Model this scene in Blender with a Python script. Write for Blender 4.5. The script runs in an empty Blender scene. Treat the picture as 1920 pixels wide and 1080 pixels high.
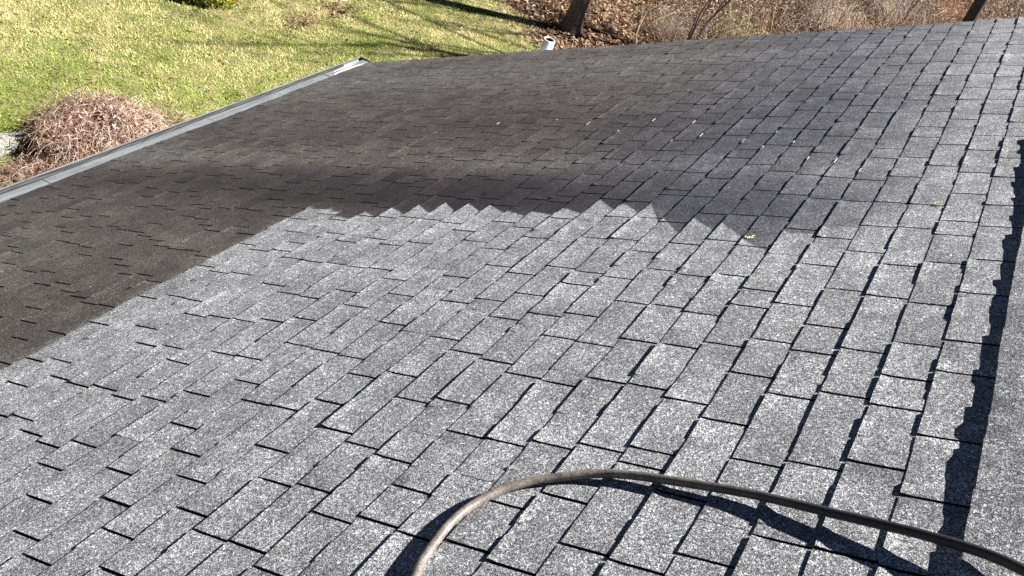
import bpy, math, random
import numpy as np
from mathutils import Vector, Matrix

random.seed(7); RNG = np.random.default_rng(7)
SC = bpy.context.scene; COL = SC.collection

# ------------------------------------------------------------------ roof frame and camera
h = 1.48                                   # eye height over the roof plane
PITCH = math.radians(29.575); CP, SP = math.cos(PITCH), math.sin(PITCH)
ZR = 6.0128                                # ridge height
SKEW = 0.0065                              # courses are a touch out of square
CAM = Vector((-h*SP, 0.0, ZR + h*CP))
BAS = np.array([[0.82155631, 0.51363199, -0.24744175],
                [0.49276128, -0.42141123, 0.76131393],
                [0.28676045, -0.74739197, -0.59931101]])
FPX = 1707.2                               # focal length in pixels of a 1920 wide frame
cd = bpy.data.cameras.new('camera'); cam = bpy.data.objects.new('camera', cd); COL.objects.link(cam)
ex = Vector(BAS[:, 0]); ey = -Vector(BAS[:, 1]); ez = -Vector(BAS[:, 2])
cam.matrix_world = Matrix(((ex.x, ey.x, ez.x, CAM.x), (ex.y, ey.y, ez.y, CAM.y), (ex.z, ey.z, ez.z, CAM.z), (0, 0, 0, 1)))
cd.sensor_width = 36; cd.lens = FPX*36/1920; cd.clip_start = 0.05; cd.clip_end = 2000
SC.camera = cam

# ------------------------------------------------------------------ daylight
SUN_EL = math.radians(42.5)
TO_SUN = Vector((0.779*math.cos(SUN_EL), 0.627*math.cos(SUN_EL), math.sin(SUN_EL)))
W = bpy.data.worlds.new('World'); SC.world = W; W.use_nodes = True
nt = W.node_tree; bg = nt.nodes['Background']
sky = nt.nodes.new('ShaderNodeTexSky'); sky.sky_type = 'NISHITA'; sky.sun_disc = False
sky.altitude = 5000; sky.air_density = 0.25; sky.dust_density = 0.0; sky.ozone_density = 5.0
sky.sun_elevation = SUN_EL; sky.sun_rotation = math.atan2(TO_SUN.x, TO_SUN.y)
nt.links.new(sky.outputs[0], bg.inputs[0]); bg.inputs[1].default_value = 0.05
sd = bpy.data.lights.new('sun', 'SUN'); sd.energy = 5.0; sd.angle = math.radians(0.53); sd.color = (1.0, 0.968, 0.925)
sun = bpy.data.objects.new('sun', sd); COL.objects.link(sun)
sun.rotation_euler = TO_SUN.to_track_quat('Z', 'Y').to_euler(); sun.location = (10, 8, 20)
SC.view_settings.view_transform = 'Standard'; SC.view_settings.look = 'None'
SC.view_settings.gamma = 1; SC.view_settings.use_curve_mapping = False
SC.view_settings.exposure = 1.75
SC.cycles.use_denoising = False

# ------------------------------------------------------------------ helpers
def R(u, v, z=0.0):
    """roof coordinates (along the ridge, down the slope, above the deck) to world"""
    z = z + 0.004*math.sin(u*2.3 + 0.6*v) + 0.003*math.sin(v*3.1 + u*0.7 + 1.0)
    v = v - SKEW*(u - 2.4*h)
    return (-v*CP - z*SP, u, ZR - v*SP + z*CP)

def project(P):
    c = (np.asarray(P) - np.array(CAM)) @ BAS
    return 960 + FPX*c[..., 0]/c[..., 2], 540 + FPX*c[..., 1]/c[..., 2], c[..., 2]

def lattice(seed, n=64):
    return np.random.default_rng(seed).random((n, n))
def vnoise(x, y, seed=1):
    L = lattice(seed); n = 64
    x = np.asarray(x, float); y = np.asarray(y, float)
    xi = np.floor(x).astype(int); yi = np.floor(y).astype(int); fx = x-xi; fy = y-yi
    fx = fx*fx*(3-2*fx); fy = fy*fy*(3-2*fy)
    a = L[xi % n, yi % n]; b = L[(xi+1) % n, yi % n]; c = L[xi % n, (yi+1) % n]; d = L[(xi+1) % n, (yi+1) % n]
    return (a*(1-fx)+b*fx)*(1-fy) + (c*(1-fx)+d*fx)*fy
def smooth(a, b, x):
    t = np.clip((x-a)/(b-a), 0, 1); return t*t*(3-2*t)

WLOC = {}
def link(o, parent=None, loc=(0, 0, 0)):
    loc = Vector(loc); COL.objects.link(o); WLOC[o] = loc
    if parent is not None:
        o.parent = parent; o.location = loc - WLOC[parent]
    else:
        o.location = loc
    return o
def tag(o, label=None, cat=None, group=None, kind=None):
    for k, v in (('label', label), ('category', cat), ('group', group), ('kind', kind)):
        if v: o[k] = v
    return o
def thing(name, loc, label, cat, group=None):
    return tag(link(bpy.data.objects.new(name, None), None, loc), label, cat, group)

class MB:
    """collects geometry in world space, with one colour per vertex"""
    def __init__(s): s.v = []; s.f = []; s.c = []
    def add(s, vs, fs, col=(1, 1, 1)):
        b = len(s.v); s.v += [tuple(q) for q in vs]; s.f += [tuple(b+i for i in f) for f in fs]
        s.c += (list(col) if isinstance(col, list) else [col]*len(vs))
    def grid(s, rows, col=(1, 1, 1), closed=False):
        n = len(rows[0]); fs = []
        for i in range(len(rows)-1):
            for j in range(n if closed else n-1):
                k = (j+1) % n
                fs.append((i*n+j, i*n+k, (i+1)*n+k, (i+1)*n+j))
        s.add([q for r in rows for q in r], fs, col)
    def box(s, c, ax, ay, az, col=(1, 1, 1)):
        c = Vector(c); ax, ay, az = Vector(ax), Vector(ay), Vector(az)
        vs = [c + sx*ax + sy*ay + sz*az for sx in (-1, 1) for sy in (-1, 1) for sz in (-1, 1)]
        s.add(vs, [(0, 1, 3, 2), (4, 6, 7, 5), (0, 4, 5, 1), (2, 3, 7, 6), (0, 2, 6, 4), (1, 5, 7, 3)], col)
    def tube(s, pts, rad, n=3, col=(1, 1, 1), cap=False, wob=0.0):
        pts = [Vector(q) for q in pts]; m = len(pts)
        rad = rad if isinstance(rad, (list, tuple)) else [rad]*m
        rings = []; ref = Vector((0.31, 0.52, 0.79))
        for i in range(m):
            t = (pts[min(i+1, m-1)] - pts[max(i-1, 0)])
            if t.length < 1e-9: t = Vector((0, 0, 1))
            t.normalize()
            a = t.cross(ref)
            if a.length < 0.05: a = t.cross(Vector((1, 0, 0)))
            a.normalize(); b = t.cross(a)
            rings.append([pts[i] + (a*math.cos(2*math.pi*k/n) + b*math.sin(2*math.pi*k/n))*rad[i]*(1+wob*(random.random()-0.5)) for k in range(n)])
        base = len(s.v); s.grid(rings, col, closed=True)
        if cap:
            s.f.append(tuple(base+k for k in range(n))); s.f.append(tuple(base+(m-1)*n+k for k in reversed(range(n))))
    def build(s, name, mat, parent=None, loc=None, smooth_shade=False, kind=None, mat2=None, idx=None):
        loc = Vector(loc) if loc is not None else (WLOC[parent] if parent is not None else Vector((0, 0, 0)))
        me = bpy.data.meshes.new(name)
        A = np.array(s.v, float) - np.array(loc)
        me.from_pydata(A.tolist(), [], s.f); me.update()
        ca = me.color_attributes.new('tint', 'FLOAT_COLOR', 'POINT')
        k = len(s.c[0]); C = np.ones((len(s.v), 4), np.float32); C[:, :k] = np.array(s.c, np.float32).reshape(-1, k)
        ca.data.foreach_set('color', C.ravel())
        me.materials.append(mat)
        if mat2: me.materials.append(mat2); me.polygons.foreach_set('material_index', idx)
        if smooth_shade: me.polygons.foreach_set('use_smooth', [True]*len(me.polygons))
        o = bpy.data.objects.new(name, me); link(o, parent, loc)
        if kind: o['kind'] = kind
        return o

def bulk(name, V, F, C, mat, loc=(0, 0, 0), parent=None, kind='stuff'):
    """big triangle soup from arrays"""
    me = bpy.data.meshes.new(name); V = np.asarray(V, np.float32) - np.array(loc, np.float32)
    F = np.asarray(F, np.int32); k = F.shape[1]
    me.vertices.add(len(V)); me.vertices.foreach_set('co', V.ravel())
    me.loops.add(F.size); me.loops.foreach_set('vertex_index', F.ravel())
    me.polygons.add(len(F)); me.polygons.foreach_set('loop_start', np.arange(0, F.size, k, dtype=np.int32))
    me.update(calc_edges=True)
    ca = me.color_attributes.new('tint', 'FLOAT_COLOR', 'POINT')
    CC = np.ones((len(V), 4), np.float32); CC[:, :3] = C; ca.data.foreach_set('color', CC.ravel())
    me.materials.append(mat); me.validate()
    o = bpy.data.objects.new(name, me); link(o, parent, loc); o['kind'] = kind
    return o

class NT:
    def __init__(s, name):
        s.m = bpy.data.materials.new(name); s.m.use_nodes = True; s.t = s.m.node_tree; s.n = s.t.nodes
        s.b = s.n['Principled BSDF']
    def new(s, typ, ins=None, **kw):
        n = s.n.new(typ)
        for k, v in kw.items(): setattr(n, k, v)
        for k, v in (ins or {}).items():
            i = n.inputs[k]
            if isinstance(v, bpy.types.NodeSocket): s.t.links.new(v, i)
            else: i.default_value = v
        return n
    def math(s, op, a, b=None, c=None, clamp=False):
        ins = {0: a}
        if b is not None: ins[1] = b
        if c is not None: ins[2] = c
        n = s.new('ShaderNodeMath', ins, operation=op); n.use_clamp = clamp; return n.outputs[0]
    def mix(s, f, a, b, typ='MIX'):
        n = s.new('ShaderNodeMix', data_type='RGBA', blend_type=typ)
        for i, v in ((0, f), (6, a), (7, b)):
            if isinstance(v, bpy.types.NodeSocket): s.t.links.new(v, n.inputs[i])
            else: n.inputs[i].default_value = v
        return n.outputs[2]
    def ramp(s, f, stops):
        n = s.new('ShaderNodeValToRGB', {0: f}); e = n.color_ramp.elements
        while len(e) < len(stops): e.new(0.5)
        for i, (p, c) in enumerate(stops):
            e[i].position = p; e[i].color = c if len(c) == 4 else (*c, 1)
        return n.outputs[0]
    def noise(s, vec, scale, detail=2, rough=0.5):
        return s.new('ShaderNodeTexNoise', {'Vector': vec, 'Scale': scale, 'Detail': detail, 'Roughness': rough}).outputs[0]
    def bump(s, height, strength, dist):
        n = s.new('ShaderNodeBump', {'Height': height, 'Strength': strength, 'Distance': dist})
        s.t.links.new(n.outputs[0], s.b.inputs['Normal'])
    def set(s, **kw):
        for k, v in kw.items():
            i = s.b.inputs[k.replace('_', ' ')]
            if isinstance(v, bpy.types.NodeSocket): s.t.links.new(v, i)
            else: i.default_value = v
        return s
    def pos(s): return s.new('ShaderNodeNewGeometry').outputs['Position']
    def tint(s): return s.new('ShaderNodeAttribute', attribute_name='tint').outputs['Color']

def g3(x): return (x, x, x, 1)

# ------------------------------------------------------------------ materials
def mat_shingle():
    m = NT('granule_shingle'); P = m.pos(); T = m.tint()
    sep = m.new('ShaderNodeSeparateColor', {0: T}); wet, tone, brown = sep.outputs[0], sep.outputs[1], sep.outputs[2]
    line = m.new('ShaderNodeAttribute', attribute_name='tint').outputs['Alpha']
    edge = m.math('ADD', line, m.math('MULTIPLY', m.math('SUBTRACT', m.noise(P, 60, 3), 0.5), 0.8))
    inside = m.new('ShaderNodeMapRange', {'Value': edge, 'From Min': 0.0, 'From Max': 1.0}, interpolation_type='SMOOTHSTEP').outputs[0]
    wet = m.math('MULTIPLY', wet, inside); brown = m.math('MULTIPLY', brown, inside)
    vor = m.new('ShaderNodeTexVoronoi', {'Vector': P, 'Scale': 400.0}, feature='F1')
    sp1 = m.new('ShaderNodeSeparateColor', {0: vor.outputs['Color']}).outputs[0]
    vor2 = m.new('ShaderNodeTexVoronoi', {'Vector': P, 'Scale': 170.0}, feature='F1')
    sp2 = m.new('ShaderNodeSeparateColor', {0: vor2.outputs['Color']}).outputs[1]
    g1 = m.ramp(sp1, [(0.0, g3(0.10)), (0.33, g3(0.48)), (0.62, g3(1.0)), (0.86, g3(1.65)), (1.0, g3(2.5))])
    g2 = m.ramp(sp2, [(0.0, g3(0.62)), (0.5, g3(0.95)), (0.85, g3(1.2)), (1.0, g3(1.7))])
    vor3 = m.new('ShaderNodeTexVoronoi', {'Vector': P, 'Scale': 125.0}, feature='F1')
    sp3 = m.new('ShaderNodeSeparateColor', {0: vor3.outputs['Color']}).outputs[2]
    g3_ = m.ramp(sp3, [(0.0, g3(0.80)), (0.15, g3(0.95)), (0.86, g3(0.97)), (0.94, g3(1.4)), (1.0, g3(1.7))])
    gran = m.mix(1.0, m.mix(1.0, g1, g2, 'MULTIPLY'), g3_, 'MULTIPLY')  # granule tones, with sunlit and shaded grain relief painted into the speckle
    blotch = m.ramp(m.noise(P, 5.5, 3, 0.6), [(0.3, g3(0.80)), (0.7, g3(1.18))])
    band = m.ramp(m.noise(P, 14.0, 2), [(0.32, g3(0.84)), (0.68, g3(1.15))])
    base = m.mix(1.0, (0.236, 0.239, 0.247, 1), gran, 'MULTIPLY')
    base = m.mix(1.0, base, blotch, 'MULTIPLY'); base = m.mix(1.0, base, band, 'MULTIPLY')
    tn = m.new('ShaderNodeCombineColor', {0: tone, 1: tone, 2: tone}).outputs[0]
    base = m.mix(1.0, base, tn, 'MULTIPLY')
    # wet shingles: the water darkens the mineral, and run-off carries brown grime
    dark = m.math('EXPONENT', m.math('MULTIPLY', wet, -1.95))
    dk = m.new('ShaderNodeCombineColor', {0: dark, 1: dark, 2: dark}).outputs[0]
    wetc = m.mix(1.0, base, dk, 'MULTIPLY')
    grime = m.mix(brown, m.mix(wet, (1, 1, 1, 1), (0.94, 0.95, 1.14, 1)), m.mix(m.math('SUBTRACT', m.math('MULTIPLY', wet, 1.6), 0.9, clamp=True), (1.15, 1.03, 0.85, 1), (1.22, 0.94, 0.98, 1)))
    wetc = m.mix(1.0, wetc, grime, 'MULTIPLY')
    rough = m.math('SUBTRACT', 0.85, m.math('MULTIPLY', wet, 0.15))
    m.set(Base_Color=wetc, Roughness=rough)
    m.b.inputs['Specular IOR Level'].default_value = 0.35
    m.bump(vor.outputs['Distance'], 0.35, 0.0022)
    return m.m

def mat_tint(name, rough=0.8, var=0.25, scale=30.0, spec=0.3, bump=None):
    m = NT(name); T = m.tint(); P = m.pos()
    n = m.ramp(m.noise(P, scale, 3, 0.6), [(0.25, g3(1-var)), (0.75, g3(1+var))])
    m.set(Base_Color=m.mix(1.0, T, n, 'MULTIPLY'), Roughness=rough)
    m.b.inputs['Specular IOR Level'].default_value = spec
    if bump: m.bump(m.noise(P, bump[0], 4, 0.7), bump[1], bump[2])
    return m.m

def mat_leafy(name, trans=0.25, rough=0.7):
    m = NT(name); T = m.tint()
    m.set(Base_Color=T, Roughness=rough); m.b.inputs['Specular IOR Level'].default_value = 0.2
    tr = m.new('ShaderNodeBsdfTranslucent', {'Color': T})
    mx = m.new('ShaderNodeMixShader', {0: trans}); out = m.n['Material Output']
    m.t.links.new(m.b.outputs[0], mx.inputs[1]); m.t.links.new(tr.outputs[0], mx.inputs[2]); m.t.links.new(mx.outputs[0], out.inputs[0])
    return m.m

def mat_plain(name, col, rough, metal=0.0, var=0.1, scale=20.0):
    m = NT(name); P = m.pos()
    n = m.ramp(m.noise(P, scale, 4, 0.6), [(0.25, g3(1-var)), (0.75, g3(1+var))])
    m.set(Base_Color=m.mix(1.0, (*col, 1), n, 'MULTIPLY'), Roughness=rough, Metallic=metal)
    return m.m

def mat_gutter():
    m = NT('painted_gutter_metal'); P = m.pos()
    st = m.new('ShaderNodeMapping', {'Vector': P, 'Scale': (16.0, 1.6, 16.0)}).outputs[0]
    n = m.ramp(m.noise(st, 1.4, 4, 0.65), [(0.30, (0.09, 0.095, 0.10)), (0.46, (0.145, 0.157, 0.162)), (0.62, (0.175, 0.19, 0.195)), (0.8, (0.25, 0.265, 0.27))])
    sp = m.ramp(m.noise(P, 60, 3), [(0.30, g3(0.55)), (0.42, g3(1.0))])
    m.set(Base_Color=m.mix(1.0, n, sp, 'MULTIPLY'), Roughness=0.5, Metallic=0.0)
    return m.m

def mat_grime():
    m = NT('gutter_grime'); P = m.pos()
    st = m.new('ShaderNodeMapping', {'Vector': P, 'Scale': (20.0, 3.0, 20.0)}).outputs[0]
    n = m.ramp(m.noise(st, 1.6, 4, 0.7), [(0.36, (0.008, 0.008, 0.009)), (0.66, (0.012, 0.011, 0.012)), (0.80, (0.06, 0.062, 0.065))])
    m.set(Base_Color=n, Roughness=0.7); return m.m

def mat_ground():
    m = NT('lawn_and_leaf_ground'); P = m.pos()
    sx = m.new('ShaderNodeSeparateXYZ', {0: P}); X, Y = sx.outputs[0], sx.outputs[1]
    big = m.noise(P, 0.5, 4, 0.6); fine = m.noise(P, 26, 3, 0.65); mid = m.noise(P, 3.0, 4, 0.6)
    lawn = m.ramp(m.math('ADD', m.math('MULTIPLY', big, 0.45), m.math('MULTIPLY', mid, 0.55)),
                  [(0.36, (0.09, 0.13, 0.03)), (0.5, (0.17, 0.17, 0.06)), (0.62, (0.27, 0.24, 0.12))])
    lawn = m.mix(1.0, lawn, m.ramp(fine, [(0.3, g3(0.5)), (0.7, g3(1.35))]), 'MULTIPLY')
    litter = m.ramp(m.noise(P, 9, 4, 0.7), [(0.3, (0.03, 0.018, 0.012)), (0.5, (0.09, 0.056, 0.034)), (0.68, (0.2, 0.14, 0.085))])
    litter = m.mix(1.0, litter, m.ramp(fine, [(0.3, g3(0.6)), (0.7, g3(1.3))]), 'MULTIPLY')
    # the wood's edge runs across the lawn
    e = m.math('SUBTRACT', Y, m.math('ADD', 11.85, m.math('MULTIPLY', X, -0.65)))
    e = m.math('ADD', e, m.math('MULTIPLY', m.math('SUBTRACT', mid, 0.5), 2.4))
    f = m.math('MULTIPLY', m.math('ADD', e, 0.25), 2.0, clamp=True)
    m.set(Base_Color=m.mix(f, lawn, litter), Roughness=0.95)
    m.b.inputs['Specular IOR Level'].default_value = 0.1
    m.bump(fine, 0.6, 0.03)
    return m.m

def mat_siding():
    m = NT('pale_siding'); P = m.pos(); z = m.new('ShaderNodeSeparateXYZ', {0: P}).outputs[2]
    s = m.math('FRACT', m.math('MULTIPLY', z, 9.0))
    m.set(Base_Color=m.mix(m.noise(P, 7, 3), (0.46, 0.45, 0.42, 1), (0.56, 0.55, 0.51, 1)), Roughness=0.7)
    m.bump(s, 0.6, 0.012); return m.m

def mat_hose():
    m = NT('dusty_black_rubber'); P = m.pos(); T = m.tint()
    n = m.ramp(m.noise(P, 22, 4, 0.7), [(0.34, g3(0.0)), (0.66, g3(1.0))])
    n2 = m.ramp(m.noise(P, 160, 3, 0.7), [(0.3, g3(0.25)), (0.7, g3(1.0))])
    d = m.math('MULTIPLY', m.new('ShaderNodeSeparateColor', {0: T}).outputs[0], m.math('ADD', 0.45, m.math('MULTIPLY', n, 0.55)))
    d = m.math('MULTIPLY', d, n2, clamp=True)
    c = m.mix(d, (0.012, 0.012, 0.014, 1), (0.33, 0.285, 0.24, 1))
    m.set(Base_Color=c, Roughness=m.math('ADD', 0.46, m.math('MULTIPLY', n2, 0.12)))
    m.bump(m.noise(P, 220, 3, 0.7), 0.25, 0.001)
    return m.m

def mat_bark():
    m = NT('tree_bark'); P = m.pos(); T = m.tint()
    st = m.new('ShaderNodeMapping', {'Vector': P, 'Scale': (22.0, 22.0, 4.0)}).outputs[0]
    n = m.noise(st, 1.5, 5, 0.7)
    c = m.mix(1.0, T, m.ramp(n, [(0.3, g3(0.45)), (0.7, g3(1.35))]), 'MULTIPLY')
    m.set(Base_Color=c, Roughness=0.9); m.bump(n, 0.8, 0.03); return m.m

M = dict(edge=mat_plain('cut_asphalt_edge', (0.02, 0.02, 0.022), 0.9, 0, 0.3, 90), shingle=mat_shingle(), gutter=mat_gutter(), grime=mat_grime(), ground=mat_ground(), siding=mat_siding(), hose=mat_hose(), bark=mat_bark(),
         felt=mat_plain('black_asphalt_felt', (0.012, 0.012, 0.014), 0.9),
         trim=mat_plain('white_trim_paint', (0.62, 0.62, 0.60), 0.5),
         pvc=mat_plain('white_pvc', (0.78, 0.78, 0.79), 0.35, 0, 0.04),
         pipe_dark=mat_plain('dark_pipe_bore', (0.03, 0.03, 0.032), 0.8),
         chalk=mat_plain('chalky_white_coating', (0.62, 0.62, 0.63), 0.6, 0, 0.2, 40),
         glint=mat_plain('white_glint', (0.5, 0.51, 0.53), 0.5, 0, 0.5, 90),
         twig=mat_tint('dry_twig', 0.85, 0.25, 12), leaf=mat_leafy('dry_leaf', 0.2), grass=mat_leafy('grass_blade', 0.3),
         green=mat_leafy('evergreen_leaf', 0.25), stone=mat_tint('fieldstone', 0.9, 0.3, 9, 0.2, (14, 0.6, 0.03)))

# ------------------------------------------------------------------ the ground
def make_ground():
    m = MB(); S = 700.0; n = 28
    xs = [math.copysign(abs(t)**3, t)*S for t in np.linspace(-1, 1, n)]
    rows = [[(x - 6, y + 12, 0.0) for x in xs] for y in xs]
    m.grid(rows); return tag(m.build('ground', M['ground']), kind='structure')
make_ground()

# ------------------------------------------------------------------ the house
E_ = 0.0955*h; V0 = 0.089*h; NROW = 45
U0 = -1.3
def rake(v): return (5.305 - 0.027*v/h)*h
VE = V0 + NROW*E_

house = thing('house', (-2.5, 3.2, 0), 'house seen from its grey shingled roof, part of the slope dark with water', 'house')

def slab(us, vs, z0, z1, flip=1):
    """a slab lying in the roof plane, sampled along u so that it follows the deck"""
    m = MB(); n = 24
    uu = np.linspace(0, 1, n); vv = np.linspace(vs[0], vs[1], 20)
    top = [[R(us[0] + (rake(v) + us[1] - us[0])*t, v, z1) for v in vv] for t in uu]
    bot = [[R(us[0] + (rake(v) + us[1] - us[0])*t, v, z0) for v in vv] for t in uu]
    m.grid(top); m.grid([r[::-1] for r in bot])
    m.grid([top[-1], bot[-1]]); m.grid([bot[0], top[0]])
    m.grid([[r[-1] for r in bot], [r[-1] for r in top]])
    return m
roof = slab((U0, -0.012), (0.0, VE-0.012), -0.03, 0.0).build('roof', M['felt'], house)
# the far slope behind the ridge
m = MB(); VB = VE
def RB(u, v, z=0.0): return (v*CP + z*SP, u, ZR - v*SP + z*CP)
m.grid([[RB(u, v, 0.004) for v in np.linspace(0.0, VB, 12)] for u in np.linspace(U0, rake(0), 12)], (0, 1, 0))
m.grid([[RB(u, v, -0.03) for v in np.linspace(VB, 0.0, 12)] for u in np.linspace(U0, rake(0), 12)], (0, 1, 0))
m.build('back_slope', M['shingle'], house)
# walls and trim
XE = -VE*CP; ZE = ZR - VE*SP
m = MB(); xl, xr = XE + 0.42, -XE - 0.42; yb, yf = U0 + 0.3, rake(3.2*h) - 0.28
zt = lambda x: ZR - abs(x)*SP/CP - 0.06
P0 = [(xl, 0), (xl, zt(xl)), (0, zt(0)), (xr, zt(xr)), (xr, 0)]
fr = [(x, yf, z) for x, z in P0]; bk = [(x, yb, z) for x, z in P0]
m.add(fr + bk, [(0, 1, 2, 3, 4), (9, 8, 7, 6, 5), (0, 5, 6, 1), (4, 3, 8, 9)])
m.build('wall', M['siding'], house)
m = MB(); m.box((XE+0.035, (U0+rake(VE))/2, ZE-0.115), (0.012, 0, 0), (0, (rake(VE)-U0)/2-0.02, 0), (0, 0, 0.085)); m.build('fascia', M['trim'], house)
m = MB(); a = Vector(R(rake(0)-0.03, 0.0, -0.10)); b = Vector(R(rake(VE)-0.03, VE-0.03, -0.10)); d = (b-a)
m.box((a+b)/2, d/2, (0, 0.012, 0), Vector((-SP, 0, CP))*0.066); m.build('rake_board', M['trim'], house)
m = MB(); m.box(((XE+xl)/2+0.02, (yb+yf)/2, ZE-0.21), ((xl-XE)/2-0.04, 0, 0), (0, (yf-yb)/2, 0), (0, 0, 0.006)); m.build('soffit', M['trim'], house)

# ---- shingles: slot positions along each course, in eye heights, as they run on this roof
SLOTS = {0: '1.3 1.48 1.71 1.84 2.07 2.26 2.48 2.64 2.88 3.06 3.29 3.45 3.64', 1: '1.13 1.37 1.56 1.67 1.81 2.0 2.23 2.41 2.51 2.73 2.92 3.14 3.3 3.55 3.74 3.88 4.07 4.26 4.49',
 2: '1.13 1.34 1.58 1.76 2.02 2.2 2.45 2.63 2.79 2.98 3.2 3.39 3.49 3.74 3.91 4.14 4.34 4.51 4.75 4.95', 3: '1.14 1.32 1.55 1.73 1.85 2.04 2.27 2.45 2.64 2.87 3.06 3.28 3.4 3.59 3.81 3.99 4.12 4.33 4.51 4.76 4.87',
 4: '1.0 1.19 1.43 1.61 1.76 1.94 2.17 2.35 2.64 2.83 3.05 3.15 3.33 3.58 3.75 3.97 4.16 4.39 4.57 4.76 4.95', 5: '1.01 1.25 1.3 1.48 1.72 1.91 2.0 2.22 2.4 2.65 2.85 3.08 3.26 3.4 3.58 3.8 3.99 4.14 4.37 4.55 4.77 4.87',
 6: '0.93 1.12 1.28 1.51 1.69 1.85 2.07 2.26 2.49 2.68 2.87 3.1 3.29 3.47 3.69 3.87 4.04 4.2 4.36 4.59 4.8 4.98', 7: '0.95 1.07 1.26 1.51 1.69 1.87 2.05 2.29 2.49 2.71 2.9 3.17 3.6 3.78 3.9 4.16 4.32 4.54 4.62 4.8 5.04',
 8: '0.94 1.12 1.24 1.47 1.65 1.87 2.07 2.25 2.49 2.8 2.97 3.19 3.85 4.05 4.18 4.36 4.59 4.77 4.91 5.13', 9: '0.95 1.05 1.24 1.48 1.66 1.78 2.0 2.18 2.41 2.64 2.82 3.04 3.14 4.21 4.39 4.6 4.74 4.96',
 10: '0.93 1.12 1.34 1.52 1.76 1.94 2.02 2.26 2.44 2.65 2.7 2.88 3.1 4.59 4.76 5.02', 11: '0.81 0.99 1.14 1.32 1.54 1.72 1.86 2.04 2.26 2.44 2.58 2.68 2.9 3.08 4.88 5.12',
 12: '0.81 0.98 1.17 1.41 1.59 1.81 1.98 2.22 2.4 2.6 2.78 3.01 3.13', 13: '0.67 0.85 1.07 1.26 1.38 1.6 1.78 2.02 2.24 2.41 2.65 2.73 2.97 3.14', 14: '0.75 0.93 1.21 1.45 1.63 1.85 1.93 2.14 2.32 2.56 2.62 2.85 3.03',
 15: '0.64 0.82 1.0 1.21 1.46 1.64 1.79 1.97 2.19 2.36 2.58 2.79 2.97 3.12', 16: '0.68 0.9 1.08 1.28 1.47 1.7 1.88 2.09 2.27 2.51 2.69 2.91 3.09', 17: '0.77 1.0 1.2 1.38 1.6 1.78 1.94 2.15 2.33 2.83 3.0',
 18: '0.95 1.15 1.38 1.57 1.72 1.94 2.12 2.35 2.97 3.14', 19: '0.92 1.13 1.31 1.55 1.73 1.95 2.16 2.36 3.05', 20: '0.94 1.15 1.37 1.55 1.77 1.95 2.12 2.35', 21: '0.98 1.14 1.36 1.54 1.79 1.96 2.18 2.35',
 22: '0.97 1.15 1.44 1.62 2.01 2.08 2.3', 23: '1.09 1.22 1.4 1.63 2.17 2.35', 24: '1.2 1.42 1.6 2.29', 25: '1.16 1.34 1.52 2.31', 26: '1.28 1.52 2.4', 27: '1.37 1.55', 28: '1.45', 29: '1.5'}
SLOTS = {k: [float(t) for t in s.split()] for k, s in SLOTS.items()}

def course(k):
    """all slots of course k from U0 to the rake; runs the pattern on where the list stops"""
    rr = random.Random(100+k); known = SLOTS.get(k, []); lo, hi = U0/h, rake(V0+(k+0.5)*E_)/h
    step = lambda i: 0.225 + rr.uniform(-0.012, 0.012) if i % 2 else rr.choice((0.18, 0.18, 0.185, 0.155, 0.125, 0.09))
    out = []; i = 0
    if known:
        t = known[0]
        while t > lo: t -= step(i); i += 1; out.append(t)
        out = out[::-1]
    else:
        t = lo + rr.uniform(0, 0.4); out.append(t)
    for a, b in zip(known, known[1:] + [None]):
        out.append(a)
        if b is not None and b-a > 0.34:
            n = max(2, round((b-a)/0.2)); out += [a + (b-a)*(j + rr.uniform(-0.1, 0.1))/n for j in range(1, n)]
    t = out[-1]
    while t < hi - 0.2:
        t += step(i); i += 1
        if t < hi - 0.06: out.append(t)
    return [lo] + [t for t in out if lo+0.05 < t < hi-0.03] + [hi]

def gap_at(k, j):
    r = random.Random(k*131+j).random()
    return 0.0025 if r < 0.07 else 0.0085 + 0.0035*r

def wet_top(v, k):
    """where the wash stops on course k: each course breaks at its own place and runs aslant"""
    rr = random.Random(900+k)
    base = np.interp(v, [0.2, 0.4, 0.55, 0.7, 0.9, 1.05, 1.15, 1.4, 1.55, 1.75, 2.0, 2.2, 2.45], [2.75, 2.50, 2.33, 2.30, 2.36, 2.42, 2.52, 2.53, 2.46, 2.42, 2.40, 2.36, 2.40])
    f = (v*h - (V0 + k*E_))/E_ - 0.5
    return float(base) + rr.choice((-0.05, -0.025, -0.01, 0.0, 0.015, 0.03, 0.05)) + (rr.uniform(0.05, 0.10) if k < 22 else 0.01)*f

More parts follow.
